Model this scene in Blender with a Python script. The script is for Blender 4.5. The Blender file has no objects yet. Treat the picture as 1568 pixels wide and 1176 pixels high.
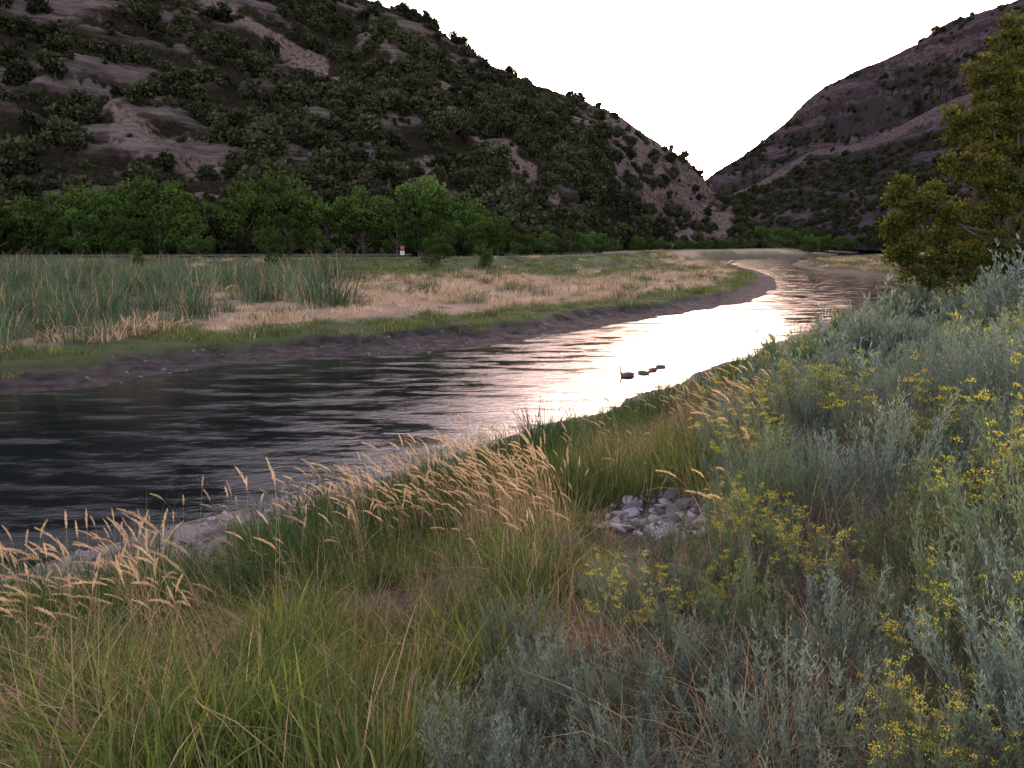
import bpy, math, numpy as np
from mathutils import Vector
scene=bpy.context.scene
PI=math.pi
# ------------------------------------------------------------------ helpers
def vn(x,y,seed=0.0):
    x=np.asarray(x,float);y=np.asarray(y,float)
    xi=np.floor(x);yi=np.floor(y);fx=x-xi;fy=y-yi
    fx=fx*fx*(3-2*fx);fy=fy*fy*(3-2*fy)
    def h(a,b):
        s=np.sin(a*127.1+b*311.7+seed*74.7)*43758.5453
        return s-np.floor(s)
    return (h(xi,yi)*(1-fx)+h(xi+1,yi)*fx)*(1-fy)+(h(xi,yi+1)*(1-fx)+h(xi+1,yi+1)*fx)*fy
def fbm(x,y,seed=0.0,o=4):
    r=0;a=.5;t=0
    for i in range(o):
        r=r+a*vn(x*2**i,y*2**i,seed+i*3.1);t+=a;a*=.5
    return r/t
def sstep(a,b,x):
    t=np.clip((np.asarray(x,float)-a)/(b-a),0,1);return t*t*(3-2*t)

class MB:
    def __init__(s): s.v=[];s.f=[];s.m=[];s.r=[];s.n=0
    def add(s,v,f,mat=0,rnd=0.5):
        v=np.asarray(v,float).reshape(-1,3);f=np.asarray(f,int).reshape(-1,4)
        s.v.append(v);s.f.append(f+s.n);s.m.append(np.full(len(f),mat,int) if np.isscalar(mat) else mat)
        s.r.append(np.full(len(v),rnd,float) if np.isscalar(rnd) else np.asarray(rnd,float).reshape(-1));s.n+=len(v)
    def build(s,name,mats,smooth=False,link=True,extra=None):
        V=np.concatenate(s.v);F=np.concatenate(s.f);M=np.concatenate(s.m);R=np.concatenate(s.r)
        me=bpy.data.meshes.new(name)
        me.vertices.add(len(V));me.vertices.foreach_set("co",V.astype(np.float32).ravel())
        me.loops.add(len(F)*4);me.loops.foreach_set("vertex_index",F.astype(np.int32).ravel())
        me.polygons.add(len(F));me.polygons.foreach_set("loop_start",np.arange(0,len(F)*4,4,dtype=np.int32))
        for m in mats: me.materials.append(m)
        me.polygons.foreach_set("material_index",M.astype(np.int32))
        me.update(calc_edges=True)
        me.polygons.foreach_set("use_smooth",np.full(len(F),smooth,dtype=bool))
        a=me.attributes.new("rnd",'FLOAT','POINT');a.data.foreach_set("value",R.astype(np.float32))
        if extra:
            for k,val in extra.items():
                a=me.attributes.new(k,'FLOAT_COLOR','POINT');a.data.foreach_set("color",val.astype(np.float32).ravel())
        me.update()
        ob=bpy.data.objects.new(name,me)
        if link: scene.collection.objects.link(ob)
        return ob
def norm(a): return a/(np.linalg.norm(a,axis=-1,keepdims=True)+1e-9)
def strips(mb,P,W,side,mat,rnd):
    n,k,_=P.shape
    W=np.broadcast_to(W,(n,k))
    V=np.stack([P-side[:,None,:]*W[...,None]*.5,P+side[:,None,:]*W[...,None]*.5],axis=2)
    b=(np.arange(n)*k*2)[:,None]+np.arange(k-1)[None]*2
    F=np.stack([b,b+1,b+3,b+2],-1)
    mb.add(V,F,mat,np.repeat(rnd,k*2))
def diamonds(mb,base,d,L,w,mat,rnd,rng):
    n=len(base);d=norm(d);s=norm(np.cross(d,rng.normal(size=(n,3))))
    L=np.broadcast_to(L,(n,))[:,None];w=np.broadcast_to(w,(n,))[:,None]*.5
    V=np.stack([base,base+d*L*.5+s*w,base+d*L,base+d*L*.5-s*w],1)
    mb.add(V,np.arange(n*4).reshape(n,4),mat,np.repeat(rnd,4))
def tube(mb,pts,rad,mat=0,sides=8,rnd=.5,sy=1.0):
    pts=np.asarray(pts,float);rad=np.asarray(rad,float);k=len(pts)
    t=norm(np.gradient(pts,axis=0));up=np.array([0,0,1.0])
    if abs(t[:,2]).mean()>.8: up=np.array([1.0,0,0])
    a=norm(np.cross(t,up));b=np.cross(a,t)
    th=np.arange(sides)/sides*2*PI
    V=pts[:,None]+rad[:,None,None]*(np.cos(th)[None,:,None]*a[:,None]*sy+np.sin(th)[None,:,None]*b[:,None])
    i=np.arange(k-1)[:,None]*sides;j=np.arange(sides)[None];j2=(j+1)%sides
    F=np.stack([i+j,i+j2,i+sides+j2,i+sides+j],-1)
    mb.add(V,F,mat,rnd)
def smoothline(p,r,n):
    p=np.asarray(p,float);k=len(p);t=np.linspace(0,k-1,n);out=[];
    i=np.clip(np.floor(t).astype(int),0,k-2);f=(t-i)[:,None]
    q=np.vstack([2*p[0]-p[1],p,2*p[-1]-p[-2]])
    p0,p1,p2,p3=q[i],q[i+1],q[i+2],q[i+3]
    c=.5*((2*p1)+(-p0+p2)*f+(2*p0-5*p1+4*p2-p3)*f**2+(-p0+3*p1-3*p2+p3)*f**3)
    return c,np.interp(t,np.arange(k),r)
# ------------------------------------------------------------------ materials
def newmat(name):
    m=bpy.data.materials.new(name);m.use_nodes=True;nt=m.node_tree;nt.nodes.clear()
    out=nt.nodes.new("ShaderNodeOutputMaterial");return m,nt,out
def N(nt,t,**k):
    n=nt.nodes.new(t)
    for a,b in k.items(): setattr(n,a,b)
    return n
def mixc(nt,fac,a,b,mode='MIX'):
    n=N(nt,"ShaderNodeMix",data_type='RGBA',blend_type=mode)
    for s,v in ((0,fac),(6,a),(7,b)):
        if hasattr(v,"is_linked") : nt.links.new(v,n.inputs[s])
        else: n.inputs[s].default_value=v if s==0 else (*v,1)
    return n.outputs[2]
def noise(nt,scale,detail=4,vec=None,rough=.5):
    n=N(nt,"ShaderNodeTexNoise");n.inputs["Scale"].default_value=scale;n.inputs["Detail"].default_value=detail
    n.inputs["Roughness"].default_value=rough
    if vec is None:
        g=N(nt,"ShaderNodeNewGeometry");vec=g.outputs["Position"]
    nt.links.new(vec,n.inputs["Vector"]);return n.outputs["Fac"]
def ramp(nt,fac,stops):
    n=N(nt,"ShaderNodeValToRGB");e=n.color_ramp.elements
    while len(e)<len(stops): e.new(.5)
    for q,(p,c) in zip(e,stops): q.position=p;q.color=(*c,1) if len(c)==3 else c
    nt.links.new(fac,n.inputs[0]);return n.outputs[0]
def leafmat(name,c1,c2,tr=.4,rough=.6,var=.5,tboost=1.3):
    m,nt,out=newmat(name)
    at=N(nt,"ShaderNodeAttribute",attribute_name="rnd");oi=N(nt,"ShaderNodeObjectInfo")
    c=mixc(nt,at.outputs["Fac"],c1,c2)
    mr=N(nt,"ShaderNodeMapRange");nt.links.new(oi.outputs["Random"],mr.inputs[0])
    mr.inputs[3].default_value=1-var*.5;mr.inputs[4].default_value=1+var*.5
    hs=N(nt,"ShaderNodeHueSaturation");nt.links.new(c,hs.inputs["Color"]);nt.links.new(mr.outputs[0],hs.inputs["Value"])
    p=N(nt,"ShaderNodeBsdfDiffuse");nt.links.new(hs.outputs[0],p.inputs[0])
    if tr<.2:
        nt.links.new(p.outputs[0],out.inputs[0]);return m
    t=N(nt,"ShaderNodeBsdfTranslucent")
    tc=mixc(nt,1.0,hs.outputs[0],(tboost,tboost*.95,tboost*.7),'MULTIPLY');nt.links.new(tc,t.inputs[0])
    mx=N(nt,"ShaderNodeMixShader");mx.inputs[0].default_value=tr
    nt.links.new(p.outputs[0],mx.inputs[1]);nt.links.new(t.outputs[0],mx.inputs[2]);nt.links.new(mx.outputs[0],out.inputs[0]);return m
def plain(name,c,rough=.7,sc=8,var=.3,metal=0,bump=.0):
    m,nt,out=newmat(name);p=N(nt,"ShaderNodeBsdfPrincipled")
    tc=N(nt,"ShaderNodeTexCoord");f=noise(nt,sc,4,tc.outputs["Object"])
    col=mixc(nt,f,tuple(x*(1-var) for x in c),tuple(x*(1+var) for x in c));nt.links.new(col,p.inputs["Base Color"])
    p.inputs["Roughness"].default_value=rough;p.inputs["Metallic"].default_value=metal
    if bump:
        b=N(nt,"ShaderNodeBump");b.inputs["Strength"].default_value=bump;b.inputs["Distance"].default_value=.05
        nt.links.new(f,b.inputs["Height"]);nt.links.new(b.outputs[0],p.inputs["Normal"])
    nt.links.new(p.outputs[0],out.inputs[0]);return m
M_green=leafmat("grass_green",(.045,.078,.026),(.13,.165,.055),.4)
M_dkgreen=leafmat("grass_deep_green",(.018,.048,.020),(.065,.115,.04),.3)
M_yellowgreen=leafmat("grass_yellow_green",(.11,.16,.035),(.20,.235,.06),.45)
M_tan=leafmat("grass_dry",(.22,.155,.09),(.44,.33,.20),.35)
M_seed=leafmat("seed_head_dry",(.50,.37,.22),(.78,.60,.38),.4,tboost=1.1)
M_pinktan=leafmat("meadow_dry",(.38,.28,.19),(.60,.45,.33),.3)
M_reed=leafmat("reed_bluegreen",(.040,.075,.045),(.10,.15,.09),.3,var=.7)
M_sage=leafmat("rabbitbrush_leaf",(.060,.100,.080),(.23,.295,.235),.3)
M_sageg=leafmat("rabbitbrush_leaf_green",(.060,.105,.05),(.18,.24,.12),.35)
M_stem=leafmat("shrub_stem",(.08,.07,.055),(.25,.23,.19),.1)
M_dead=leafmat("dead_twig",(.055,.042,.038),(.22,.175,.155),.05)
M_flower=leafmat("yellow_flower",(.34,.31,.035),(.54,.48,.08),.3)
M_juniper=leafmat("juniper_leaf",(.016,.021,.012),(.052,.057,.030),.15,var=.8)
M_willow=leafmat("willow_leaf",(.015,.033,.010),(.070,.115,.026),.25,var=.9)
M_cotton=leafmat("cottonwood_leaf",(.025,.038,.012),(.12,.125,.03),.4,var=.2)
M_bark=plain("bark",(.07,.055,.045),.9,20,.5,bump=.5)
# ------------------------------------------------------------------ river / terrain
LB=np.array([(-400,-30),(-160,0),(-90,8),(-45,16),(-26,21.5),(-17,25.2),(-14.7,27),(-12.8,30.6),(-9.6,33.4),(-5.5,35),(-1.1,38.5),(2.8,43),(7.4,50),(13.3,57.3),(20.9,67.7),(30.7,90),(39,116),(47.5,155),(53,209),(66,242),(104,288),(135,330),(180,425)],float)
RB=np.array([(-400,-60),(-160,-18),(-80,-10),(-35,0),(-18,5),(-11,8.5),(-7.8,11),(-6.3,12.8),(-5.6,13.9),(-4.3,15.8),(-2.7,17),(-.72,18.7),(1.23,21.6),(3.8,24.9),(6,27.2),(8.6,31.8),(14.9,42.1),(22.9,53.6),(35.6,73.5),(51.6,102.5),(54,110),(58,118),(57,144),(66,185),(85,230),(125,280),(162,320),(215,420)],float)
ROAD=np.array([(-400,36),(-150,86),(-50,105),(-12,114),(8,128),(20,160),(27,190),(37,222),(50,248),(66,268),(86,292),(112,340),(150,430)],float)
def dpoly(x,y,P):
    d=np.full(x.shape,1e9)
    for a,b in zip(P[:-1],P[1:]):
        ab=b-a;t=np.clip(((x-a[0])*ab[0]+(y-a[1])*ab[1])/(ab@ab),0,1)
        d=np.minimum(d,np.hypot(x-a[0]-t*ab[0],y-a[1]-t*ab[1]))
    return d
POLY=np.vstack([LB,RB[::-1]])
def inside(x,y):
    c=np.zeros(x.shape,bool);n=len(POLY);j=n-1
    for i in range(n):
        xi,yi=POLY[i];xj,yj=POLY[j]
        if yi!=yj:
            c^=((yi>y)!=(yj>y))&(x<(xj-xi)*(y-yi)/(yj-yi)+xi)
        j=i
    return c
def ground(x,y):
    x=np.asarray(x,float);y=np.asarray(y,float)
    wob=(fbm(x*.35,y*.35,3,3)-.5)*2.2*sstep(200,60,y)
    dl=dpoly(x,y,LB);dr=dpoly(x,y,RB);ins=inside(x,y)
    left=(dl<dr)
    d=np.minimum(dl,dr)
    dd=np.where(ins,-d,d)+wob*.8
    zl=np.interp(dd,[0,1.3,2.6,3.1,10,60,200],[0,.13,.34,.62,.95,2.5,3.2])
    zr1=np.interp(dd,[0,1,3.0,4.1,6,10,13,20,40,120],[0,.10,.32,.85,1.5,2.7,3.4,3.9,5,8])
    zr2=np.interp(dd,[0,2,10,80,200],[0,.5,.8,2.5,6])
    w=sstep(75,105,y);zr=zr1*(1-w)+zr2*w
    z=np.where(left,zl,zr)
    zu=np.interp(-dd,[0,.5,3,8],[0,-.12,-.45,-.8])
    z=np.where(dd<0,zu,z)
    z=z+(fbm(x*1.3,y*1.3,8,4)-.5)*np.clip(dd*.16,0.03,.34)+(fbm(x*.25,y*.25,5,3)-.5)*np.clip(dd*.06,0,.6)
    z=z+(fbm(x*1.1,y*1.1,18,3)-.5)*.16*sstep(0,1,dd)
    rd=dpoly(x,y,ROAD);wr=sstep(15,8,rd)*(~ins)
    z=z*(1-wr)+2.9*wr
    return z,dd,left,rd
def axis(lo,dense_lo,dense_hi,hi,step,g):
    c=list(np.arange(dense_lo,dense_hi,step));s=step;a=c[-1]
    while a<hi: s*=g;a+=min(s,120);c.append(a)
    s=step;a=c[0];pre=[]
    while a>lo: s*=g;a-=min(s,120);pre.append(a)
    return np.array(pre[::-1]+c)
gx=axis(-2500,-24,18,2500,.28,1.045);gy=axis(-1500,-1,50,3500,.28,1.033)
X,Y=np.meshgrid(gx,gy);Z,DD,LF,RD=ground(X.ravel(),Y.ravel())
xf,yf=X.ravel(),Y.ravel()
nx,ny=len(gx),len(gy)
ii=(np.arange(ny-1)[:,None]*nx+np.arange(nx-1)[None])
F=np.stack([ii,ii+1,ii+nx+1,ii+nx],-1)
nz=fbm(xf*.12,yf*.12,21,4)
def tanzone(x,y,d,nn):
    up=np.interp(x,[-18,-6,6,25],[34,27,19,13])
    return sstep(5.5,8,d+(nn-.5)*6)*sstep(up+7,up-5,d+(nn-.5)*22)*sstep(-26,-16,x+(y-50)*.12+(nn-.5)*14)
nb=fbm(xf*.5,yf*.5,23,3)
mw_=np.interp(xf,[-3,3],[3.3,1.4])
mud=np.where(LF,sstep(3.6,2.6,DD+ (nz-.5)*2),sstep(mw_+.5,mw_-.4,DD+(nb-.5)*2.6)*sstep(110,80,yf))
tanw=np.where(LF,tanzone(xf,yf,DD,nz),.2)
C=np.stack([mud,tanw,np.where(LF,1.,0.),np.ones_like(mud)],-1)
mb=MB();mb.add(np.stack([xf,yf,Z],-1),F)
mg,nt,out=newmat("ground_soil")
at=N(nt,"ShaderNodeAttribute",attribute_name="zone");sp=N(nt,"ShaderNodeSeparateColor");nt.links.new(at.outputs["Color"],sp.inputs[0])
n1=noise(nt,1.7,6);n2=noise(nt,14,5);n3=noise(nt,60,4)
grass=mixc(nt,n1,(.035,.055,.018),(.085,.11,.035))
soil=mixc(nt,n2,(.018,.015,.010),(.055,.045,.03))
base=mixc(nt,sp.outputs[2],soil,grass)
dry=mixc(nt,n1,(.22,.165,.11),(.42,.32,.23));base=mixc(nt,sp.outputs[1],base,dry)
mudR=mixc(nt,ramp(nt,n3,[(.35,(0,0,0)),(.65,(1,1,1))]),(.08,.068,.065),(.38,.33,.32))
mudR=mixc(nt,ramp(nt,n1,[(.46,(0,0,0)),(.66,(1,1,1))]),mudR,(.09,.075,.068))
mudL=mixc(nt,ramp(nt,n1,[(.35,(0,0,0)),(.65,(1,1,1))]),(.016,.014,.014),(.065,.053,.050))
mudc=mixc(nt,sp.outputs[2],mudR,mudL);base=mixc(nt,sp.outputs[0],base,mudc)
p=N(nt,"ShaderNodeBsdfPrincipled");nt.links.new(base,p.inputs["Base Color"]);p.inputs["Roughness"].default_value=.9;p.inputs["Specular IOR Level"].default_value=.15
b=N(nt,"ShaderNodeBump");b.inputs["Strength"].default_value=.9;b.inputs["Distance"].default_value=.07
s2=N(nt,"ShaderNodeMath",operation='ADD');nt.links.new(n2,s2.inputs[0]);nt.links.new(n3,s2.inputs[1]);nt.links.new(s2.outputs[0],b.inputs["Height"]);nt.links.new(b.outputs[0],p.inputs["Normal"])
nt.links.new(p.outputs[0],out.inputs[0])
mb.build("ground",[mg],smooth=True,extra={"zone":C})
# water
mw,nt,out=newmat("river_water")
g=N(nt,"ShaderNodeNewGeometry");mp=N(nt,"ShaderNodeMapping");mp.inputs["Rotation"].default_value=(0,0,math.radians(-38));mp.inputs["Scale"].default_value=(.8,1.5,1)
nt.links.new(g.outputs["Position"],mp.inputs[0])
mp2=N(nt,"ShaderNodeMapping");mp2.inputs["Rotation"].default_value=(0,0,math.radians(-38));mp2.inputs["Scale"].default_value=(.5,1.8,1);nt.links.new(g.outputs["Position"],mp2.inputs[0])
w1=noise(nt,2.6,3,mp.outputs[0],.5);w2=noise(nt,8.0,5,mp.outputs[0],.65);w3=noise(nt,.62,7,mp2.outputs[0],.7)
ad=N(nt,"ShaderNodeMath",operation='MULTIPLY_ADD');nt.links.new(w2,ad.inputs[0]);ad.inputs[1].default_value=.60;nt.links.new(w1,ad.inputs[2])
msk=ramp(nt,w3,[(.44,(.10,.10,.10)),(.54,(.42,.42,.42)),(.63,(1,1,1))])
b=N(nt,"ShaderNodeBump");b.inputs["Distance"].default_value=.036;nt.links.new(msk,b.inputs["Strength"]);nt.links.new(ad.outputs[0],b.inputs["Height"])
p=N(nt,"ShaderNodeBsdfPrincipled");p.inputs["Base Color"].default_value=(.005,.008,.009,1);p.inputs["Roughness"].default_value=.07;p.inputs["IOR"].default_value=1.35
nt.links.new(b.outputs[0],p.inputs["Normal"]);nt.links.new(p.outputs[0],out.inputs[0])
me=bpy.data.meshes.new("river");me.from_pydata([(-420,-80,0),(240,-80,0),(240,450,0),(-420,450,0)],[],[(0,1,2,3)]);me.materials.append(mw)
scene.collection.objects.link(bpy.data.objects.new("river",me))
# road + markings
def sweep(name,line,offs,z,mat,seg=160):
    line,_=smoothline(line,np.zeros(len(line)),seg);t=norm(np.gradient(line,axis=0));nrm=np.stack([-t[:,1],t[:,0]],-1)
    V=[]
    for o,zz in zip(offs,z): V.append(np.column_stack([line+nrm*o,np.full(len(line),zz)]))
    V=np.stack(V,1);k=len(offs);i=np.arange(seg-1)[:,None]*k+np.arange(k-1)[None]
    return V,np.stack([i,i+k,i+k+1,i+1],-1)
M_asph=plain("asphalt",(.05,.05,.052),.9,30,.2);M_white=plain("road_paint_white",(.6,.6,.58),.7);M_yel=plain("road_paint_yellow",(.5,.36,.06),.7)
mb=MB()
v,f=sweep("r",ROAD,[-3.6,0,3.6],[3.0,3.03,3.0],0);mb.add(v,f,0)
for o,m in ((-3.2,1),(3.2,1),(0,2)):
    v,f=sweep("r",ROAD,[o-.07,o+.07],[3.036,3.036],0);mb.add(v,f,m)
mb.build("road",[M_asph,M_white,M_yel])
M_galv=plain("weathered_steel",(.07,.062,.058),.8,5,.3)
gl=np.array([(-150,81.5),(-100,91),(-50,100.7),(-14,109)],float)
mb=MB();v,f=sweep("g",gl,[0,.05,.0,.05,0],[3.38,3.44,3.49,3.54,3.60],0);mb.add(v,f,0);v2=v[::4,2]
for q in v2:
    tube(mb,[(q[0],q[1]+.1,2.7),(q[0],q[1]+.1,3.66)],[.08,.08],1,6)
mb.build("guardrail",[M_galv,M_bark])
# ------------------------------------------------------------------ hills
def hill(name,pairs,ns,nt_,amp,seed,barefn,mat,back=160,prof=1.0):
    A=np.array(pairs,float);k=len(A)
    P,_=smoothline(A,np.zeros(k),ns)
    fx,fy,cx,cy,cz=P.T
    t=np.linspace(0,1,nt_)
    S=np.cumsum(np.hypot(np.gradient(fx+cx)/2,np.gradient(fy+cy)/2))
    SS=np.repeat(S[:,None],nt_,1);T=np.repeat(t[None],ns,0)
    px=fx[:,None]*(1-T)+cx[:,None]*T;py=fy[:,None]*(1-T)+cy[:,None]*T
    z=1.5+(cz[:,None]-1.5)*T**prof
    L=np.hypot(cx-fx,cy-fy)[:,None]
    env=np.sin(PI*np.clip(T,0,1))**.6*np.clip(cz[:,None]/60,.15,1)
    gully=np.abs(fbm(SS/38+fbm(SS/60,T*L/60,seed+9,2)*1.5,T*L/130,seed,3)-.5)*2
    z=z+(gully-.35)*amp*env*1.6
    z=z+(fbm(px/14,py/14,seed+2,4)-.5)*amp*.9*np.clip(env+.12,0,1)
    # rock ledges
    led=fbm(px/22+z/40,z/5.5,seed+5,3)
    z=z+sstep(.55,.60,led)*amp*.34*np.clip(env+.1,0,1)
    z=z+(fbm(px/3,py/3,seed+6,3)-.5)*1.6
    bare=barefn(px,py,z,T,SS)
    tb=np.linspace(.08,1,10)[None]
    bx=px[:,-1:]+(px[:,-1:]-px[:,:1])/L*back*tb;by=py[:,-1:]+(py[:,-1:]-py[:,:1])/L*back*tb;bz=z[:,-1:]*(1-tb)-3*tb
    PX=np.hstack([px,bx]);PY=np.hstack([py,by]);PZ=np.hstack([z,bz]);K=nt_+10
    i=np.arange(ns-1)[:,None]*K+np.arange(K-1)[None]
    F=np.stack([i,i+K,i+K+1,i+1],-1)
    BB=np.hstack([bare,np.full((ns,10),.3)]);LL=np.hstack([led,np.full((ns,10),.3)])
    mb=MB();mb.add(np.stack([PX,PY,PZ],-1),F)
    col=np.stack([BB,LL,BB*0,BB*0+1],-1).reshape(-1,4)
    mb.build(name,[mat],smooth=True,extra={"zone":col})
    return px,py,z,bare
def hillmat(name,soilA,soilB,scrA,scrB,rock,rth=(.57,.63)):
    m,nt,out=newmat(name)
    at=N(nt,"ShaderNodeAttribute",attribute_name="zone");sp=N(nt,"ShaderNodeSeparateColor");nt.links.new(at.outputs["Color"],sp.inputs[0])
    a=noise(nt,.25,7,None,.65);c=noise(nt,1.1,6,None,.75);tf=noise(nt,.8,3,None,.6)
    g=N(nt,"ShaderNodeNewGeometry");mp=N(nt,"ShaderNodeMapping");mp.inputs["Scale"].default_value=(.1,.1,1.1);nt.links.new(g.outputs["Position"],mp.inputs[0])
    st=noise(nt,.8,6,mp.outputs[0],.7)
    cc=ramp(nt,c,[(.35,(0,0,0)),(.65,(1,1,1))])
    soil=mixc(nt,cc,soilA,soilB);scr=mixc(nt,cc,scrA,scrB)
    tfr=ramp(nt,tf,[(.50,(0,0,0)),(.58,(1,1,1))])
    tq=N(nt,"ShaderNodeMath",operation='MULTIPLY');nt.links.new(tfr,tq.inputs[0]);tq.inputs[1].default_value=.8
    soil=mixc(nt,tq.outputs[0],soil,scr)
    f=N(nt,"ShaderNodeMath",operation='ADD');nt.links.new(sp.outputs[0],f.inputs[0])
    f2=N(nt,"ShaderNodeMath",operation='MULTIPLY_ADD');nt.links.new(a,f2.inputs[0]);f2.inputs[1].default_value=1.6;f2.inputs[2].default_value=-.8;nt.links.new(f2.outputs[0],f.inputs[1])
    fr=ramp(nt,f.outputs[0],[(.3,(0,0,0)),(.6,(1,1,1))])
    col=mixc(nt,fr,scr,soil)
    stc=ramp(nt,st,[(.38,(0,0,0)),(.6,(1,1,1))])
    rk=mixc(nt,stc,tuple(x*.30 for x in rock),tuple(x*1.3 for x in rock))
    lf=ramp(nt,sp.outputs[1],[(rth[0],(0,0,0)),(rth[1],(1,1,1))])
    lq=N(nt,"ShaderNodeMath",operation='MULTIPLY');nt.links.new(lf,lq.inputs[0]);lq.inputs[1].default_value=.7
    col=mixc(nt,lq.outputs[0],col,rk)
    p=N(nt,"ShaderNodeBsdfDiffuse");nt.links.new(col,p.inputs[0])
    b=N(nt,"ShaderNodeBump");b.inputs["Strength"].default_value=1;b.inputs["Distance"].default_value=2.8
    s=N(nt,"ShaderNodeMath",operation='ADD');nt.links.new(c,s.inputs[0]);nt.links.new(st,s.inputs[1]);nt.links.new(s.outputs[0],b.inputs["Height"]);nt.links.new(b.outputs[0],p.inputs["Normal"])
    nt.links.new(p.outputs[0],out.inputs[0]);return m
HL=[(-400,20,-400,250,200),(-230,78,-230,320,175),(-150,96,-148,330,147),(-100,106,-94,330,117),(-72,111,-59,335,102),(-50,115,-36,340,95.7),(-35,118,-23,345,86.8),(-16,123,-1,350,76),(0,136,18.8,355,70.4),(9,155,45.3,360,61.6),(16,185,64,365,51),(27,220,80,370,43),(40,250,89,375,36),(55,272,95,378,29.7),(74,295,104,365,23),(88,312,108.4,350,13),(95,325,109,338,3)]
streaks=[[(-25,56),(-14,40),(-2,29),(9,10)],[(-92,80),(-66,62),(-45,46)],[(-92,40),(-75,29),(-56,19)],[(3,21),(12,11)],[(22,52),(45,40),(60,26)],[(-50,72),(-38,64)],[(-20,22),(-12,14)],[(30,34),(50,20),(62,12)],[(70,24),(98,9)]]
def bareL(px,py,z,T,S):
    b=fbm(px/22+z/30,z/16,31,4)*1.0-.49
    d=np.full(px.shape,1e9)
    for s in streaks: d=np.minimum(d,dpoly(px+(fbm(px/8,z/8,4,2)-.5)*12,z+(fbm(px/9,z/9,14,3)-.5)*14,np.array(s,float)))
    b=b+sstep(4.5,1.0,d)*.8
    b=b+sstep(15,60,px)*.54-sstep(.25,0,T)*.3*sstep(20,-10,px)
    return np.clip(b,0,1)
M_hl=hillmat("hill_slope",(.18,.135,.11),(.37,.285,.24),(.020,.019,.012),(.060,.052,.034),(.25,.205,.19))
LH=hill("hillside",HL,560,210,8,1.0,bareL,M_hl)
HR=[(150,740,168,800,48),(185,700,201,780,75),(215,650,226,760,92),(235,600,249,740,113),(240,560,264,720,132),(242,500,283.5,700,145),(238,440,323,660,161),(232,390,337,640,173),(215,320,370,600,180),(200,240,422,500,190),(185,100,450,250,190),(200,-100,460,0,170)]
def bareR(px,py,z,T,S):
    return np.clip(fbm(px/40+z/30,z/25,41,4)*1.0-.38+sstep(.7,.95,T)*.1,0,1)
M_hr=hillmat("mountain_slope",(.12,.092,.095),(.21,.165,.165),(.032,.026,.027),(.066,.054,.055),(.14,.105,.118),(.52,.58))  # purplish distance haze is mixed into these slope and rock colours
RH=hill("mountain",HR,340,170,22,2.0,bareR,M_hr,back=300)
HM=[(118,525,122,570,9),(130,500,145.6,560,34),(150,480,169.5,550,46),(175,450,196.6,530,64),(190,415,221.6,500,68),(200,370,241,450,82),(195,320,260.7,400,90),(190,260,272,330,98),(180,150,280,200,100)]
def bareM(px,py,z,T,S):
    return np.clip(fbm(px/30+z/30,z/20,51,4)*.9-.42+sstep(.86,1,T)*1.1,0,1)
MH=hill("ridge_spur",HM,260,120,9,3.0,bareM,M_hr,back=120)
# ------------------------------------------------------------------ scatter
def scatter(name,pts,rot,scl,idx,protos):
    me=bpy.data.meshes.new(name);n=len(pts)
    me.vertices.add(n);me.vertices.foreach_set("co",np.asarray(pts,np.float32).ravel())
    a=me.attributes.new("rot",'FLOAT_VECTOR','POINT');a.data.foreach_set("vector",np.asarray(rot,np.float32).ravel())
    a=me.attributes.new("scl",'FLOAT','POINT');a.data.foreach_set("value",np.asarray(scl,np.float32).ravel())
    a=me.attributes.new("idx",'INT','POINT');a.data.foreach_set("value",np.asarray(idx,np.int32).ravel())
    ob=bpy.data.objects.new(name,me);scene.collection.objects.link(ob)
    col=bpy.data.collections.new(name+"_kinds")
    for i,p in enumerate(protos):
        c=bpy.data.objects.new("%s_kind_%02d"%(name,i),p.data);col.objects.link(c)
    ng=bpy.data.node_groups.new(name,'GeometryNodeTree')
    ng.interface.new_socket("Geometry",in_out='INPUT',socket_type='NodeSocketGeometry');ng.interface.new_socket("Geometry",in_out='OUTPUT',socket_type='NodeSocketGeometry')
    gi=ng.nodes.new("NodeGroupInput");go=ng.nodes.new("NodeGroupOutput")
    ip=ng.nodes.new("GeometryNodeInstanceOnPoints");ci=ng.nodes.new("GeometryNodeCollectionInfo")
    ci.inputs[0].default_value=col;ci.inputs[1].default_value=True;ci.inputs[2].default_value=True
    def na(nm,dt):
        q=ng.nodes.new("GeometryNodeInputNamedAttribute");q.data_type=dt;q.inputs[0].default_value=nm;return [o for o in q.outputs if o.enabled][0]
    er=ng.nodes.new("FunctionNodeEulerToRotation");L=ng.links.new
    L(gi.outputs[0],ip.inputs["Points"]);L(ci.outputs[0],ip.inputs["Instance"]);ip.inputs["Pick Instance"].default_value=True
    L(na("idx",'INT'),ip.inputs["Instance Index"]);L(na("rot",'FLOAT_VECTOR'),er.inputs[0]);L(er.outputs[0],ip.inputs["Rotation"]);L(na("scl",'FLOAT'),ip.inputs["Scale"])
    L(ip.outputs[0],go.inputs[0])
    md=ob.modifiers.new("scatter",'NODES');md.node_group=ng
    return ob
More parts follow.
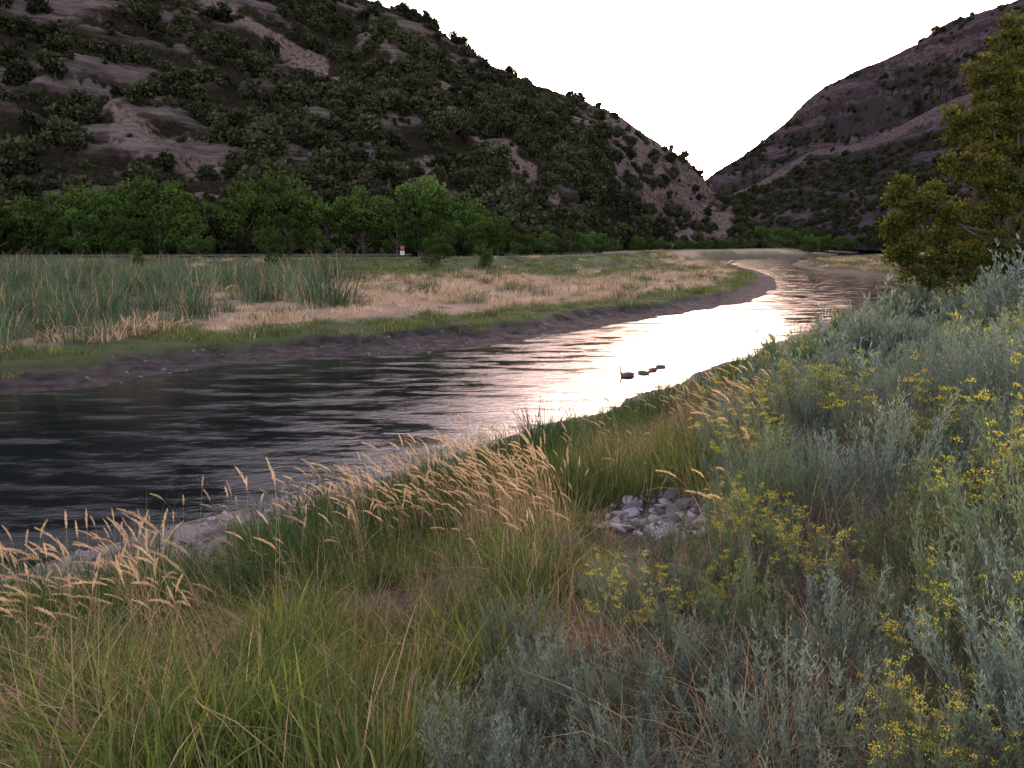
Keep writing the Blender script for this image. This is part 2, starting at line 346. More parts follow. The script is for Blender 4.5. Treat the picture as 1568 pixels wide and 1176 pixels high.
# ---- prototypes
def tuft(seed,n,R,h0,h1,w,droop,lean,mat,mats,seg=4,mat2=None,frac2=0,bias=(0,0)):
    rng=np.random.default_rng(seed);mb=MB()
    r=R*np.sqrt(rng.random(n));a=rng.random(n)*2*PI
    base=np.stack([r*np.cos(a),r*np.sin(a),np.full(n,-.04)],-1)
    az=a+rng.normal(size=n)*.9;h=rng.uniform(h0,h1,n);ln=np.abs(rng.normal(lean,lean*.5,n))*h;dr=rng.uniform(0,droop,n)
    t=np.linspace(0,1,seg+1)[None]
    hor=ln[:,None]*(t**1.8);x=base[:,0:1]+np.cos(az)[:,None]*hor+bias[0]*h[:,None]*t**2;y=base[:,1:2]+np.sin(az)[:,None]*hor+bias[1]*h[:,None]*t**2
    z=base[:,2:3]+h[:,None]*(t-dr[:,None]*t**3)
    P=np.stack([x,y,z],-1)
    side=np.stack([-np.sin(az),np.cos(az),rng.normal(size=n)*.2],-1);side=norm(side+rng.normal(size=(n,3))*.4)
    W=w*rng.uniform(.6,1.3,n)[:,None]*np.clip((1-t)**.6,.06,1)*np.clip(.5+t*2,0,1)
    rnd=rng.random(n)
    if mat2 is None: strips(mb,P,W,side,mat,rnd)
    else:
        m=rng.random(n)<frac2
        strips(mb,P[~m],W[~m],side[~m],mat,rnd[~m])
        if m.any(): strips(mb,P[m],W[m],side[m],mat2,rnd[m])
    return mb,mats
def fin(x,name): return x[0].build(name,x[1],link=False)
def stalks(seed,n=3,H=1.0):
    rng=np.random.default_rng(seed);mb=MB();seg=8;t=np.linspace(0,1,seg+1)[None]
    base=np.column_stack([rng.normal(size=n)*.10,rng.normal(size=n)*.10,np.full(n,-.03)])
    az=PI+rng.normal(size=n)*.8;h=H*rng.uniform(.65,1.1,n);ln=h*rng.uniform(.12,.42,n)
    f=ln[:,None]*t**2.0
    P=np.stack([base[:,:1]+np.cos(az)[:,None]*f,base[:,1:2]+np.sin(az)[:,None]*f,base[:,2:]+h[:,None]*(t-.10*t**5)],-1)
    for s in (np.array([1.,0,0]),np.array([0,1.,0])):
        strips(mb,P,.0042*(1-.5*t),np.repeat(s[None],n,0)+rng.normal(size=(n,3))*.1,0,.5+.5*rng.random(n))
    for i in range(n):
        m=140;hl=rng.uniform(.10,.20);d=norm(P[i,-1]-P[i,-2]);q=rng.random(m)
        side=norm(np.array([np.cos(az[i]),np.sin(az[i]),-.9]))
        ax=P[i,-1]+np.outer(q*hl,d)+np.outer(q**2*hl*.4,side)
        rr=.0048*np.sin(PI*np.clip(q*.9+.08,0,1))
        off=norm(rng.normal(size=(m,3)))*rr[:,None]
        diamonds(mb,ax+off,d[None]*1.0+off/.0048*.28,rng.uniform(.012,.026,m),.0042,1,rng.random(m),rng)
        k=3;j=rng.integers(2,6,k);a=rng.random(k)*2*PI;tt=np.linspace(0,1,5)[None]
        L=rng.uniform(.12,.28,k)[:,None]
        Q=np.stack([P[i,j,0][:,None]+np.cos(a)[:,None]*L*tt*.8,P[i,j,1][:,None]+np.sin(a)[:,None]*L*tt*.8,P[i,j,2][:,None]+L*(tt*.7-tt**2*.9)],-1)
        strips(mb,Q,.006*np.clip(1-tt,.1,1),np.stack([-np.sin(a),np.cos(a),a*0],-1),0,rng.random(k))
    return mb,[M_tan,M_seed]
def shrub(seed,nst,ntw,nlf,R,H,lL,lW,fl,mleaf,stemw=.005,twl=(.08,.18),leafy=True,fs=1.0):
    rng=np.random.default_rng(seed);mb=MB();t=np.linspace(0,1,6)[None]
    a=rng.random(nst)*2*PI;rho=R*np.sqrt(rng.random(nst));lump=.78+.35*np.sin(a*3+seed)*np.sin(a*2+1)
    ht=H*np.sqrt(np.clip(1-.6*(rho/R)**2,0,1))*rng.uniform(.55,1.12,nst)*lump
    f=rho[:,None]*(1-(1-t)**1.7)
    P=np.stack([np.cos(a)[:,None]*f,np.sin(a)[:,None]*f,ht[:,None]*t**1.15-.03],-1)+np.cumsum(rng.normal(size=(nst,6,3))*.009,1)
    strips(mb,P,stemw*(1.1-.7*t),norm(rng.normal(size=(nst,3))),0,rng.random(nst))
    n=nst*ntw;si=np.repeat(np.arange(nst),ntw);tt=rng.uniform(.45,1,n)*5;i=np.clip(tt.astype(int),0,4);fr=(tt-i)[:,None]
    B=P[si,i]*(1-fr)+P[si,i+1]*fr
    outw=np.stack([np.cos(a)[si],np.sin(a)[si],np.zeros(n)],-1)
    D=norm(np.array([0,0,1.])+outw*(.45*(rho/R)[si])[:,None]+rng.normal(size=(n,3))*(.2 if leafy else .5))
    L=rng.uniform(*twl,n)
    q=np.linspace(0,1,3)[None]
    PT=B[:,None]+D[:,None]*(L[:,None]*q)[...,None]+np.array([0,0,1.])*(L[:,None]*.25*q**2)[...,None]
    strips(mb,PT,stemw*.45*(1.1-.7*q),norm(rng.normal(size=(n,3))),0,rng.random(n))
    if nlf:
        m=n*nlf;ti=np.repeat(np.arange(n),nlf);qq=rng.uniform(.05,1,m)
        LB_=B[ti]+D[ti]*(L[ti]*qq)[:,None]+np.array([0,0,1.])*(L[ti]*.25*qq**2)[:,None]
        DD_=norm(D[ti]+rng.normal(size=(m,3))*.36)
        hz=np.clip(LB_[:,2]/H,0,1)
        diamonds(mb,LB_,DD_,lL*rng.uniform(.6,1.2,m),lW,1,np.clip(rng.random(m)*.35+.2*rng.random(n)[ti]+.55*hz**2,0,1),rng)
    if fl>0:
        tip=PT[:,-1];pick=rng.random(nst)<.6;k=(rng.random(n)<fl)&(tip[:,2]>H*.6*lump[si])&pick[si];tp=tip[k];c=15
        q=np.repeat(tp,c,0)+rng.normal(size=(len(tp)*c,3))*np.array([.015,.015,.006])*fs
        diamonds(mb,q,rng.normal(size=q.shape)*.6+np.array([0,0,1]),.012*fs,.009*fs,2,rng.random(len(q)),rng)
    return mb,[M_stem if leafy else M_dead,mleaf,M_flower]
def clump(mb,c,r,n,size,mat,rng,shell=.5,flat=1.0):
    d=norm(rng.normal(size=(n,3)));rr=r*(shell+(1-shell)*rng.random(n))
    P=c+d*rr[:,None]*np.array([1,1,flat])
    dirs=norm(d*.6+rng.normal(size=(n,3))*.7)
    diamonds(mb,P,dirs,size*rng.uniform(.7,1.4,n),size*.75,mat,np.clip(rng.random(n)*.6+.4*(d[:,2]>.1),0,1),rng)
def bushproto(seed,R,H,nl,nleaf,size,matl):
    rng=np.random.default_rng(seed);mb=MB()
    for k in range(nl):
        a=rng.random()*2*PI;q=R*.65*math.sqrt(rng.random());z=H*rng.uniform(.15,.8)*(1-.35*(q/R)**2)
        c=np.array([q*math.cos(a),q*math.sin(a),z]);clump(mb,c,R*rng.uniform(.3,.5),nleaf,size,1,rng,.4,.85)
        tube(mb,[(0,0,-.4),c*.5,c],[R*.05,R*.035,R*.015],0,4)
    return mb,[M_bark,matl]
G=[fin(tuft(i,56,.17,.30,.62,.0095,.35,.35,0,[M_green,M_tan],mat2=1,frac2=.12),"p") for i in range(3)]
G+=[fin(tuft(10+i,56,.15,.5,.9,.0115,.38,.32,0,[M_dkgreen,M_green],mat2=1,frac2=.2),"p") for i in range(2)]
G+=[fin(tuft(20+i,70,.20,.25,.55,.0058,.9,.8,0,[M_tan,M_green],mat2=1,frac2=.22),"p") for i in range(2)]
G+=[fin(tuft(30+i,42,.15,.25,.5,.012,.45,.45,0,[M_yellowgreen,M_green],mat2=1,frac2=.4),"p") for i in range(2)]
ST=[fin(stalks(40+i,5,.95),"p") for i in range(6)]
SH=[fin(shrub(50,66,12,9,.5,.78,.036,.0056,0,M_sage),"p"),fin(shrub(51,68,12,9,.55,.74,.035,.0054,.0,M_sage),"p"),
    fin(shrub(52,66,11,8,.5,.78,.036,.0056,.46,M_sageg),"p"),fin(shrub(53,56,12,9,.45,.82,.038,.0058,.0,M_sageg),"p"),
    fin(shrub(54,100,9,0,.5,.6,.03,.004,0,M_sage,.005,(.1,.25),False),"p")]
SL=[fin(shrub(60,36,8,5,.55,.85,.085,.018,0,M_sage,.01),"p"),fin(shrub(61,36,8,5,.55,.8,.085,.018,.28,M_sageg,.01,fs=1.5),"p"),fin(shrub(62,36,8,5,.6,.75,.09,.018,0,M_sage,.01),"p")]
MT=[fin(tuft(70+i,80,.75,.2,.5,.036,.4,.5,0,[M_green,M_tan],seg=3,mat2=1,frac2=.12),"p") for i in range(2)]
MT+=[fin(tuft(72+i,80,.75,.22,.6,.030,.6,.7,0,[M_pinktan,M_green],seg=3,mat2=1,frac2=.06),"p") for i in range(2)]
MT+=[fin(tuft(74+i,55,.7,.7,1.8,.045,.4,.35,0,[M_reed,M_tan],seg=4,mat2=1,frac2=.10),"p") for i in range(2)]
MT+=[fin(tuft(76,90,.75,.12,.3,.036,.4,.5,0,[M_yellowgreen,M_green],seg=3,mat2=1,frac2=.65),"p")]
MT+=[fin(tuft(77,90,.45,.35,.8,.018,.4,.4,0,[M_dkgreen,M_green],seg=4,mat2=1,frac2=.3),"p")]
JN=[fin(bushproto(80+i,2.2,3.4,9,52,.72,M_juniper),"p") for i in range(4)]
WL=[]
for i in range(4):
    rng=np.random.default_rng(90+i);mb=MB()
    tube(mb,[(0,0,-.5),(.1,.1,2),(0,.2,4.5),(.1,0,6.5)],[.28,.22,.14,.05],0,6)
    for k in range(26):
        a=rng.random()*2*PI;q=3.3*math.sqrt(rng.random());z=rng.uniform(.1,1)
        c=np.array([q*math.cos(a),q*math.sin(a),1.0+6.6*z*math.sqrt(max(.05,1-(q/4)**2))]);r=rng.uniform(.6,1.3)
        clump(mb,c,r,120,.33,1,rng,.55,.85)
        tube(mb,[(0,.1,c[2]*.4),c*.6+np.array([0,0,c[2]*.1]),c],[.08,.05,.02],0,4)
    WL.append(mb.build("p",[M_bark,M_willow],link=False))
rng=np.random.default_rng(7)
def rz(n,tilt=.06): return np.column_stack([rng.normal(size=n)*tilt,rng.normal(size=n)*tilt,rng.random(n)*2*PI])
XB=([-10,0,2,4,7,14,24,45,75,110],[-.8,-.6,-.5,.4,1.7,4.2,9.4,23,47,70])
def rockclear(x,y,g=0): # open stony patch and an added gap in the plants that keeps it in view
    t=np.clip((y-5.3)/1.6,0,1);cx=.98+.27*t
    return np.hypot(x-cx,(y-(5.3+1.6*t)))>np.where(y>6.2,.58,.26)+g
# ---- foreground grass
def polar(n,r0,r1,th=60,pw=1.0):
    r=(r0**pw+rng.random(n)*(r1**pw-r0**pw))**(1/pw);a=np.radians(rng.uniform(-th,th,n));return r*np.sin(a),r*np.cos(a)
x,y=polar(8200,1.3,34,55,.9)
z,d,lf,_=ground(x,y);n_=fbm(x*.8,y*.8,61,3);xb=np.interp(y,*XB);cl=fbm(x*1.6,y*1.6,63,2);nb=fbm(x*.5,y*.5,23,3)
dm=np.interp(x,[-3,1.5],[3.5,1.3])
ok=(~lf)&(d+(nb-.5)*2.6+(n_-.5)*1.2+(rng.random(len(x))<.06)*1.2>dm)&((x<xb+.4)|((rng.random(len(x))<.22)))&rockclear(x,y)&(cl+rng.random(len(x))*.5>.48)
x,y,z,d,n_,cl=x[ok],y[ok],z[ok],d[ok],n_[ok],cl[ok]
n2=fbm(x*.5,y*.5,77,3);k=rng.random(len(x));xb=np.interp(y,*XB)
idx=rng.integers(0,3,len(x))
idx=np.where((d<7.4)&(k<.8),rng.integers(3,5,len(x)),idx)
idx=np.where((d>=6.2)&(n2>.47)&(k<.6),rng.integers(5,7,len(x)),idx)
idx=np.where((d>=4)&(d<6.2)&(n2>.55)&(k<.4),rng.integers(5,7,len(x)),idx)
idx=np.where((d>=7)&(n_>.52)&(rng.random(len(x))<.5),rng.integers(7,9,len(x)),idx)
idx=np.where((x>xb)&(rng.random(len(x))<.7),rng.integers(5,7,len(x)),idx)
sc=rng.uniform(.6,1.15,len(x))*np.interp(cl,[.3,.7],[.7,1.4])*np.where(d<4.2,.65,1)*np.interp(np.hypot(x,y),[1.3,3,12,30],[.65,.85,1,1.2])
sc*=np.where((np.abs(x-1.0)<.8)&(y>3.6)&(y<6.2),.6,1)
scatter("riverbank_grass",np.column_stack([x,y,z]),rz(len(x),.14),sc,idx,G)
# fringe of bank grass farther along the water
x=rng.uniform(0,55,9000);y=rng.uniform(18,105,9000);z,d,lf,_=ground(x,y);nb=fbm(x*.5,y*.5,23,3)
ok=(~lf)&(d+(nb-.5)*1.8>1.0)&(d<5.5)&(rng.random(len(x))<np.interp(y,[18,40,100],[.9,.8,.5]));x,y,z=x[ok],y[ok],z[ok]
scatter("waterside_grass",np.column_stack([x,y,z]),rz(len(x),.12),rng.uniform(.5,1.25,len(x)),np.where(rng.random(len(x))<.82,7,2),MT)
# ---- dry stalks
x,y=polar(560,4.4,30,50,.8)
z,d,lf,_=ground(x,y);n_=fbm(x*.55,y*.55,91,2);xb=np.interp(y,*XB)
ok=(~lf)&(d>2.6)&(x<xb+.8)&((n_>.56)|(rng.random(len(x))<.12))&rockclear(x,y,.3)
x,y,z=x[ok],y[ok],z[ok]
cl_=[(64,-.6,.85,7.7,.8),(16,-2.7,.5,5.2,.5),(26,3.3,.5,10.7,1.0),(16,-1.8,.9,12.0,.8),(18,8.5,.8,24,2.0),(8,-3.4,.6,6.6,.5),(8,12.5,1.0,33,2),(7,-1.9,.3,3.9,.3),(12,.3,.35,6.3,.4)]
ex=np.column_stack([np.concatenate([rng.normal(c[1],c[2],c[0]) for c in cl_]),np.concatenate([rng.normal(c[3],c[4],c[0]) for c in cl_])])
ez,ed,el,_=ground(ex[:,0],ex[:,1]);kk=(ed>2.2)&(~el)&rockclear(ex[:,0],ex[:,1],.3);x=np.r_[x,ex[kk,0]];y=np.r_[y,ex[kk,1]];z=np.r_[z,ez[kk]]
n=len(x);rt=np.column_stack([rng.normal(size=n)*.08,rng.normal(size=n)*.08,rng.normal(size=n)*.6])
scatter("dry_seed_grass",np.column_stack([x,y,z]),rt,rng.uniform(.65,1.1,n),rng.integers(0,6,n),ST)
# ---- shrubs
pts=[]
def tryadd(x,y,mind):
    for q in pts:
        if (q[0]-x)**2+(q[1]-y)**2<mind*mind: return False
    return True
man=[(.62,3.75,.56,2),(1.15,3.85,.54,2),(2.45,7.7,1.05,2),(3.3,8.5,1.2,2),(.35,2.75,.64,0),(-.12,2.2,.58,0),(.95,2.4,.68,1),(1.65,3.6,.8,4),(2.05,4.6,.85,4),(1.35,3.0,.68,0),(3.6,4.7,1.4,2),(2.6,3.3,1.1,3),(1.75,2.3,.78,0),(2.8,5.7,1.3,0),(.4,1.8,.52,1),(1.1,1.75,.52,0),(4.4,6.6,1.6,0),(5.3,8.4,1.7,1),(2.35,6.4,.8,3),(3.4,6.4,1.25,2),(4.4,3.6,1.4,0),(6.6,10.4,1.7,2),(4.6,10.5,1.4,0),(.05,3.5,.5,0),(2.9,4.1,1.1,2),(2.2,2.9,.85,1),(3.4,3.2,1.15,0),(6.2,7.8,1.8,0)]
for m in man: pts.append(m)
for it in range(10000):
    r=1.6*(26/1.6)**(rng.random()**.8);a=math.radians(rng.uniform(-50,60));x=r*math.sin(a);y=r*math.cos(a)
    xb_=np.interp(y,*XB)
    if x<xb_+.1: continue
    if not rockclear(x,y,.3): continue
    s=(.6+.9*rng.random()**1.4)*np.interp(r,[1.6,4,8,30],[.66,1.05,1.25,1.7])*np.interp(x-xb_,[0,2.0],[.7,1.12])
    if not tryadd(x,y,.61*s): continue
    pts.append((x,y,s,-1))
A=np.array(pts);z,d,lf,_=ground(A[:,0],A[:,1]);ok=(d>2.9)&(~lf)&(np.hypot(A[:,0],A[:,1])>1.3);A=A[ok];z=z[ok];d=d[ok]
rr=np.hypot(A[:,0],A[:,1]);near=rr<10
k=rng.random(len(A));zone=fbm(A[:,0]*.4,A[:,1]*.4,15,2)
idx=np.where(A[:,3]>=0,A[:,3],np.where(k<.13,4,np.where(zone+ (k-.5)*.3>.54,2+(k>.66),(k>.5)*1))).astype(int)
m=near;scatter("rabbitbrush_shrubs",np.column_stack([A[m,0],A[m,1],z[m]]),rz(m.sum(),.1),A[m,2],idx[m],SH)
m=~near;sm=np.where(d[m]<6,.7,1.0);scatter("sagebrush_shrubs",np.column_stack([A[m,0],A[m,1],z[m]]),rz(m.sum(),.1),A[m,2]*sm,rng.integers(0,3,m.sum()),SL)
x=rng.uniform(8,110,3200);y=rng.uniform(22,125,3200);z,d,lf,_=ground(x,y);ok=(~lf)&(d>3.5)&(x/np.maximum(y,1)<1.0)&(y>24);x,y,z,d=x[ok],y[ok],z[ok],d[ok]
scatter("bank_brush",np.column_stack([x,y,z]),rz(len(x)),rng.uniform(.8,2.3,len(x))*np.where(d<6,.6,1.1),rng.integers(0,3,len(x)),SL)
# ---- meadow
NM=27000
x=rng.uniform(-120,75,NM);y=27+(rng.random(NM)**1.25)*175;z,d,lf,rd=ground(x,y)
nn=fbm(x*.12,y*.12,21,4);n_=fbm(x*.4,y*.4,25,3)
ok=lf&(d>3.0+(n_-.5)*1.8)&(rd>4.6)&(x>-.85*y-8)&(rng.random(len(x))<np.interp(y,[30,60,110],[1,.9,.6]))
ok&=~((y>118)&(x<0))
x,y,z,d,nn,n_=x[ok],y[ok],z[ok],d[ok],nn[ok],n_[ok];k=rng.random(len(x))
idx=rng.integers(0,2,len(x));idx=np.where((d<6.5+(n_-.5)*4),np.where(k<.5,6,idx),idx)
tz=tanzone(x,y,d,nn)>.5
idx=np.where(tz&(k<.85),rng.integers(2,4,len(x)),idx)
idx=np.where((x<-20)&(d<10)&(k<.6),2,idx)
rz_=(x<-14-(y-40)*.14+(n_-.5)*16)&(d>7+(n_-.5)*6)&(y<78+(n_-.5)*20)
idx=np.where(rz_&(k<.45),rng.integers(4,6,len(x)),idx)
rz2=(d>20)&(n_>.53)&(~rz_)&(~tz);idx=np.where(rz2&(k<.4),4,idx)
idx=np.where((~rz_)&(~tz)&(d>12)&(nn>.52)&(k>.75),2,idx)
rz3=tz&(n_>.60)&(k<.25);idx=np.where(rz3,4,idx)
sc=rng.uniform(.55,1.35,len(x))*np.where((idx>=4)&(idx<6)&~rz_,.55,1)*np.where(tz,np.interp(n_,[.3,.7],[.5,1.6]),1)
scatter("meadow_grass",np.column_stack([x,y,z]),rz(len(x),.10),sc,idx,MT)
x=rng.uniform(50,220,6000);y=rng.uniform(108,420,6000);z,d,lf,rd=ground(x,y);ok=(~lf)&(d>1.2)&(x<y*.75);x,y,z=x[ok],y[ok],z[ok]
scatter("valley_grass",np.column_stack([x,y,z]),rz(len(x),.05),rng.uniform(1.2,2.2,len(x)),np.where(rng.random(len(x))<.75,0,2),MT)
# ---- hillside shrubs
def onhill(H,n,dens,name,smin,smax,protos):
    px,py,z,b=H;ns,nt_=px.shape
    s=rng.random(n)*(ns-1.01);t=rng.random(n)*(nt_-1.01);i=s.astype(int);j=t.astype(int)
    X_,Y_,Z_,B_=px[i,j],py[i,j],z[i,j],b[i,j]
    X_=X_+rng.normal(size=n)*.3
    ok=rng.random(n)<dens(X_,Y_,Z_,B_,t/nt_)
    X_,Y_,Z_=X_[ok],Y_[ok],Z_[ok];m=len(X_)
    scatter(name,np.column_stack([X_,Y_,Z_-.3]),rz(m,.08),smin+(smax-smin)*rng.random(m)**2,rng.integers(0,len(protos),m),protos)
onhill(LH,21000,lambda x,y,z,b,t:np.clip(.62-b*2.2+ (fbm(x/9,z/7,44,3)-.5)*1.6,.055,1)*np.clip(1.1-sstep(25,80,x)*.78,0,1),"hillside_junipers",.30,1.6,JN)
onhill(RH,8000,lambda x,y,z,b,t:np.clip(.6-b*1.6+(fbm(x/30,z/20,46,3)-.5)*1.2,.05,1),"mountain_conifers",.6,1.5,JN)
onhill(MH,4500,lambda x,y,z,b,t:np.clip(.7-b*1.6+(fbm(x/20,z/15,47,3)-.5)*1.2,.02,1),"ridge_conifers",.5,1.5,JN)
# ---- willow belt at the foot of the hill
n=130;x=rng.uniform(-150,-2,n);yy=np.interp(x,ROAD[:,0][:5],ROAD[:,1][:5])+rng.uniform(6.5,20,n);z,_,_,_=ground(x,yy)
bx=rng.uniform(-2,112,70);by=np.interp(bx,[-2,10,20,27,37,50,66,86,112],[126,136,166,196,228,255,276,300,350])+rng.uniform(-3,8,70)
X_=np.r_[x,bx];Y_=np.r_[yy,by];Z_=ground(X_,Y_)[0];S_=np.r_[rng.uniform(.65,1.35,n)*np.interp(yy-np.interp(x,ROAD[:,0][:5],ROAD[:,1][:5]),[6,20],[.7,1.45])*np.interp(x,[-150,-60,-15,-2],[1,1,1,.6]),rng.uniform(.22,.6,70)]
scatter("willow_trees",np.column_stack([X_,Y_,Z_]),rz(n+70,.04),S_,rng.integers(0,4,n+70),WL)
x=rng.uniform(105,235,190);y=rng.uniform(300,480,190);z,d,lf,_=ground(x,y);ok=(d>6);x,y,z=x[ok],y[ok],z[ok]
scatter("valley_trees",np.column_stack([x,y,z]),rz(len(x),.04),rng.uniform(.5,1.3,len(x)),rng.integers(0,4,len(x)),WL)
for (tx,ty,s,pi_) in ((-27.3,92,.6,0),(-9.6,98,.6,1),(-3.8,101,.5,2),(-43,90,.28,3),(-60,78,.3,1)):
    o=bpy.data.objects.new("small_tree",WL[pi_].data);o.location=(tx,ty,float(ground(np.array([tx]),np.array([ty]))[0][0])-.3);o.scale=(s*.8,s*.8,s);o.rotation_euler=(0,0,tx);scene.collection.objects.link(o)
# ---- cottonwood on right bank
def cottonwood(name,lobes,bx,by,bz,seed,nl,size):
    rng=np.random.default_rng(seed);mb=MB()
    top=max(l[2] for l in lobes)
    trunk=[(bx,by,bz-.4),(bx+.1,by,bz+1.5),(bx-.15,by+.1,bz+3.5),(bx+.2,by,bz+6),(bx+.1,by,top-.6)]
    tp,tr=smoothline(trunk,[.34,.27,.2,.12,.03],16);tube(mb,tp,tr,0,9)
    for l in lobes:
        c=np.array(l[:3]);zz=bz+max(.8,(c[2]-bz)*.55);s=tp[np.argmin(abs(tp[:,2]-zz))]
        mid=(s+c)/2+np.array([0,0,-.15])+rng.normal(size=3)*.15
        lp,lr=smoothline([s,mid,c],[.08,.05,.02],8);tube(mb,lp,lr,0,5)
        for k in range(int(17*l[3])+5):
            q=c+norm(rng.normal(size=3))*l[3]*rng.uniform(.25,1.15)*np.array([1,1,.9])
            tube(mb,[c,(c+q)/2+rng.normal(size=3)*.08,q],[.018,.012,.004],0,4)
            rr=rng.uniform(.2,.48)
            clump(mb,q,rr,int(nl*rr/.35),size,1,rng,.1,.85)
    return mb.build(name,[M_bark,M_cotton])
lob=[(18.5,30,12.3,.9),(17.3,29.6,11.1,1.0),(19.6,30.4,11.4,1.4),(18.4,30,9.9,1.5),(16.8,29.6,9.3,.9),(20.3,30.5,9.6,1.7),(18.6,30,8.2,1.6),(17.0,29.6,7.9,1.0),(20.4,30,7.8,1.8),(17.8,30,6.7,1.4),(15.5,29.5,6.5,.9),(14.6,30,7.0,.55),(14.6,29.8,5.7,.8),(16.1,30,5.3,1.2),(18.5,29.3,5.1,1.8),(20.6,30,5.5,1.8),(17,30,3.9,1.2),(15.6,30,4.1,.9),(20,29.5,3.8,1.5),(14.9,30,4.7,.7),(18.3,29.2,3.4,1.3)]
cottonwood("cottonwood_tree",lob,18.9,30,float(ground(np.array([18.9]),np.array([30.]))[0][0]),5,95,.125)
lob2=[(l[0]*1.0+4.0,l[1]+4.5,l[2]*1.08-.1,l[3]*1.35) for l in lob if l[0]>16]
cottonwood("cottonwood_tree",lob2,22.8,34.5,float(ground(np.array([22.8]),np.array([34.5]))[0][0]),6,70,.16)
# ---- stones
M_rock=plain("stone",(.25,.23,.245),.85,6,.45,bump=.4);M_rockd=plain("stone_dark",(.11,.095,.10),.8,9,.5,bump=.4)
import bmesh
def rockproto(seed,mat):
    r=np.random.default_rng(seed);bm=bmesh.new();bmesh.ops.create_icosphere(bm,subdivisions=2,radius=1)
    s=r.uniform(.6,1.1,3)*np.array([1,1,.5]);pl=[(norm(r.normal(size=3)),r.uniform(.45,.8)) for _ in range(9)]
    for v in bm.verts:
        c=np.array(v.co)
        for nn_,dd_ in pl:
            e=c@nn_-dd_
            if e>0: c=c-nn_*e
        v.co=c*s*(1+.05*r.normal())
    me=bpy.data.meshes.new("p");bm.to_mesh(me);bm.free();me.materials.append(mat);return bpy.data.objects.new("p",me)
RK=[rockproto(i,M_rock if i%2 else M_rockd) for i in range(6)]
n=760;a=rng.random(n)*2*PI;r=np.abs(rng.normal(size=n))*.42;x=1.2+r*np.cos(a)*.9;y=6.65+r*np.sin(a)*1.4;z=ground(x,y)[0]
scatter("rock_pile",np.column_stack([x,y,z+.01]),rng.normal(size=(n,3))*.5,.016+.10*rng.random(n)**2.8,rng.integers(0,6,n),RK)
x=rng.uniform(-14,6,36000);y=rng.uniform(6,29,36000);z,d,lf,_=ground(x,y);ok=(~lf)&(d>-.35)&(d<3.9);x,y,z=x[ok],y[ok],z[ok]
scatter("gravel_beach",np.column_stack([x,y,z]),rng.normal(size=(len(x),3))*.6,.014+.08*rng.random(len(x))**5,rng.integers(0,6,len(x)),RK)
x=rng.uniform(-24,22,14000);y=rng.uniform(20,70,14000);z,d,lf,_=ground(x,y);ok=lf&(d>-.5)&(d<2.9)&(fbm(x*.6,y*.6,71,3)>.47);x,y,z=x[ok],y[ok],z[ok]
scatter("shore_stones",np.column_stack([x,y,z]),rng.normal(size=(len(x),3))*.6,.03+.14*rng.random(len(x))**4,rng.integers(0,3,len(x))*2,RK)
# ---- geese
M_gb=plain("goose_body_feathers",(.10,.08,.065),.8,25,.4);M_gk=plain("goose_black_feathers",(.012,.012,.012),.6);M_gw=plain("goose_white_feathers",(.6,.58,.55),.8)
def goose(name,loc,rot,s,feeding=False):
    mb=MB()
    bp,br=smoothline([(.44,0,.17),(.34,0,.13),(.15,0,.11),(-.08,0,.11),(-.25,0,.13),(-.33,0,.19)],[.015,.07,.14,.16,.125,.05],20);tube(mb,bp,br,0,14,sy=1.05)
    tube(mb,[(.30,0,.10),(.40,0,.12),(.44,0,.14)],[.075,.055,.01],2,8)
    for sd in (-1,1):
        wp,wr=smoothline([(-.2,.10*sd,.17),(0,.13*sd,.19),(.2,.09*sd,.2),(.42,.03*sd,.2)],[.02,.075,.06,.008],10);tube(mb,wp,wr,0,8,sy=.5)
    if feeding: nk=[(-.29,0,.17),(-.38,0,.25),(-.46,0,.27),(-.53,0,.22)];
    else: nk=[(-.29,0,.17),(-.36,0,.28),(-.37,0,.42),(-.40,0,.53)]
    npt,nr=smoothline(nk,[.07,.045,.034,.036],14);tube(mb,npt,nr,1,10)
    h=np.array(nk[-1]);dr=np.array([-.9,0,-.15]) if not feeding else np.array([-.8,0,-.5])
    dr=dr/np.linalg.norm(dr)
    hp=[h-dr*.05,h-dr*.02,h+dr*.02,h+dr*.06,h+dr*.075];tube(mb,hp,[.012,.045,.05,.03,.018],1,10)
    tube(mb,[h+dr*.07,h+dr*.1,h+dr*.13],[.02,.014,.004],1,8)
    for sd in (-1,1): tube(mb,[h+np.array([0,.036*sd,-.035]),h+np.array([0,.044*sd,-.01]),h+np.array([0,.04*sd,.015])],[.008,.02,.006],2,6)
    o=mb.build(name,[M_gb,M_gk,M_gw],smooth=True);o.location=loc;o.rotation_euler=(0,0,rot);o.scale=(s,s,s)
goose("goose",(4.4,29.2,-.04),.3,.72)
goose("goose",(5.15,29.8,-.04),2.7,.58,True);goose("goose",(5.62,30.5,-.04),.7,.58,True);goose("goose",(6.1,31.3,-.04),3.4,.58,True)
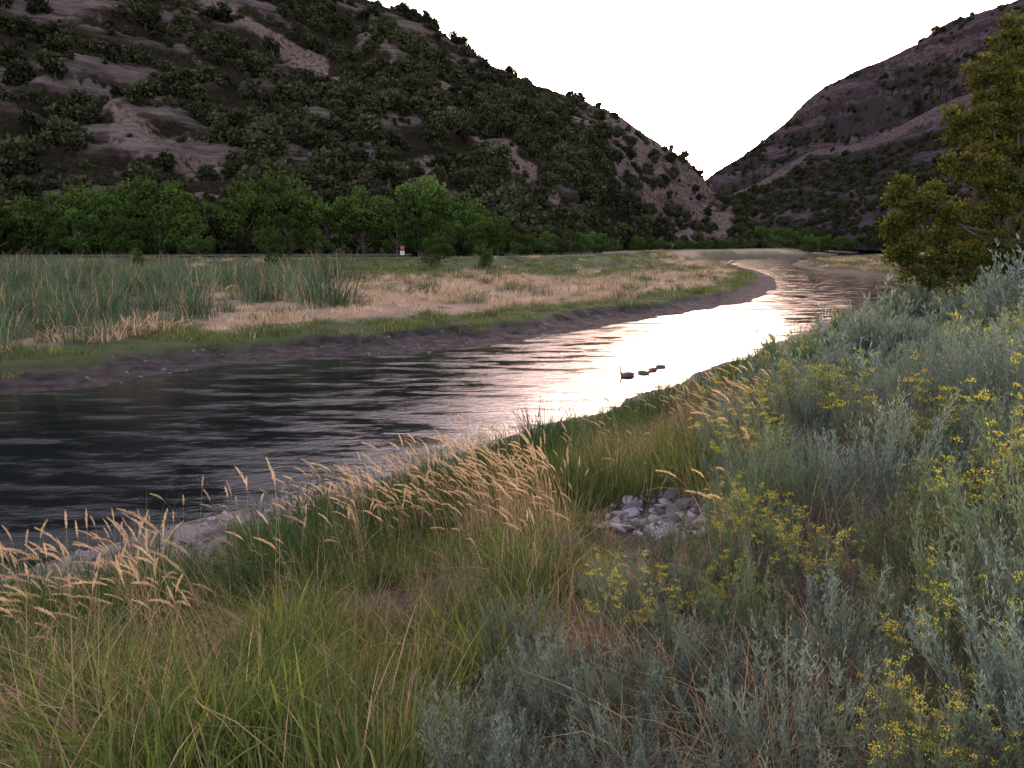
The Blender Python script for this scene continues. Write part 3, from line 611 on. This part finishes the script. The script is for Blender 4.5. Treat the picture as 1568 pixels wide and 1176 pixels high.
# ---- road sign
mb=MB();tube(mb,[(0,0,-.3),(0,0,1.9)],[.04,.04],0,6)
v=np.array([(-.3,-.05,.9),(.3,-.05,.9),(.3,-.05,1.45),(-.3,-.05,1.45),(-.3,-.03,.9),(.3,-.03,.9),(.3,-.03,1.45),(-.3,-.03,1.45)])
q=[(0,1,2,3),(5,4,7,6),(0,3,7,4),(1,5,6,2),(3,2,6,7),(0,4,5,1)];mb.add(v,q,1)
th=np.arange(8)/8*2*PI+PI/8
for zc,yy_ in ((1.85,-.05),):
    V=[(.32*math.cos(a),yy_,zc+.32*math.sin(a)) for a in th]+[(.32*math.cos(a),yy_+.02,zc+.32*math.sin(a)) for a in th]
    Q=[(0,1,2,3),(0,3,4,7),(4,5,6,7),(11,10,9,8),(15,12,11,8),(15,14,13,12)]+[(i,(i+1)%8,(i+1)%8+8,i+8) for i in range(8)];mb.add(V,Q,2)
sg=mb.build("road_sign",[M_galv,plain("sign_white",(.35,.35,.35)),plain("sign_red",(.16,.045,.04))]);sg.location=(-14.6,104.5,float(ground(np.array([-14.6]),np.array([104.5]))[0][0])-.3)
# ------------------------------------------------------------------ light
el,az=math.radians(5.2),math.radians(13.4)
w=bpy.data.worlds.new("World");scene.world=w;w.use_nodes=True;nt=w.node_tree;bg=nt.nodes["Background"]
sk=N(nt,"ShaderNodeTexSky");sk.sky_type='NISHITA';sk.sun_disc=False;sk.sun_elevation=el;sk.sun_rotation=az;sk.altitude=1500;sk.dust_density=3.5
gm=N(nt,"ShaderNodeGamma");gm.inputs[1].default_value=1.08;hs=N(nt,"ShaderNodeHueSaturation");hs.inputs["Saturation"].default_value=.62
nt.links.new(sk.outputs[0],gm.inputs[0]);nt.links.new(gm.outputs[0],hs.inputs["Color"])
tint=mixc(nt,1.0,hs.outputs[0],(1.19,.93,.97),'MULTIPLY');nt.links.new(tint,bg.inputs[0]);bg.inputs[1].default_value=1.12
sd=Vector((math.sin(az)*math.cos(el),math.cos(az)*math.cos(el),math.sin(el)))
l=bpy.data.lights.new("sun",'SUN');l.energy=2.3;l.angle=math.radians(1.0);l.color=(1,.68,.44);lo=bpy.data.objects.new("sun",l);lo.rotation_euler=(-sd).to_track_quat('-Z','Y').to_euler();scene.collection.objects.link(lo)
cam=bpy.data.cameras.new("camera");cam.lens=27.2;cam.sensor_width=36;cam.clip_start=.05;cam.clip_end=8000
co=bpy.data.objects.new("camera",cam);co.location=(0,0,5);co.rotation_euler=(math.radians(79.7),0,0);scene.collection.objects.link(co);scene.camera=co
vs=scene.view_settings;vs.view_transform='Standard';vs.look='None';vs.exposure=0
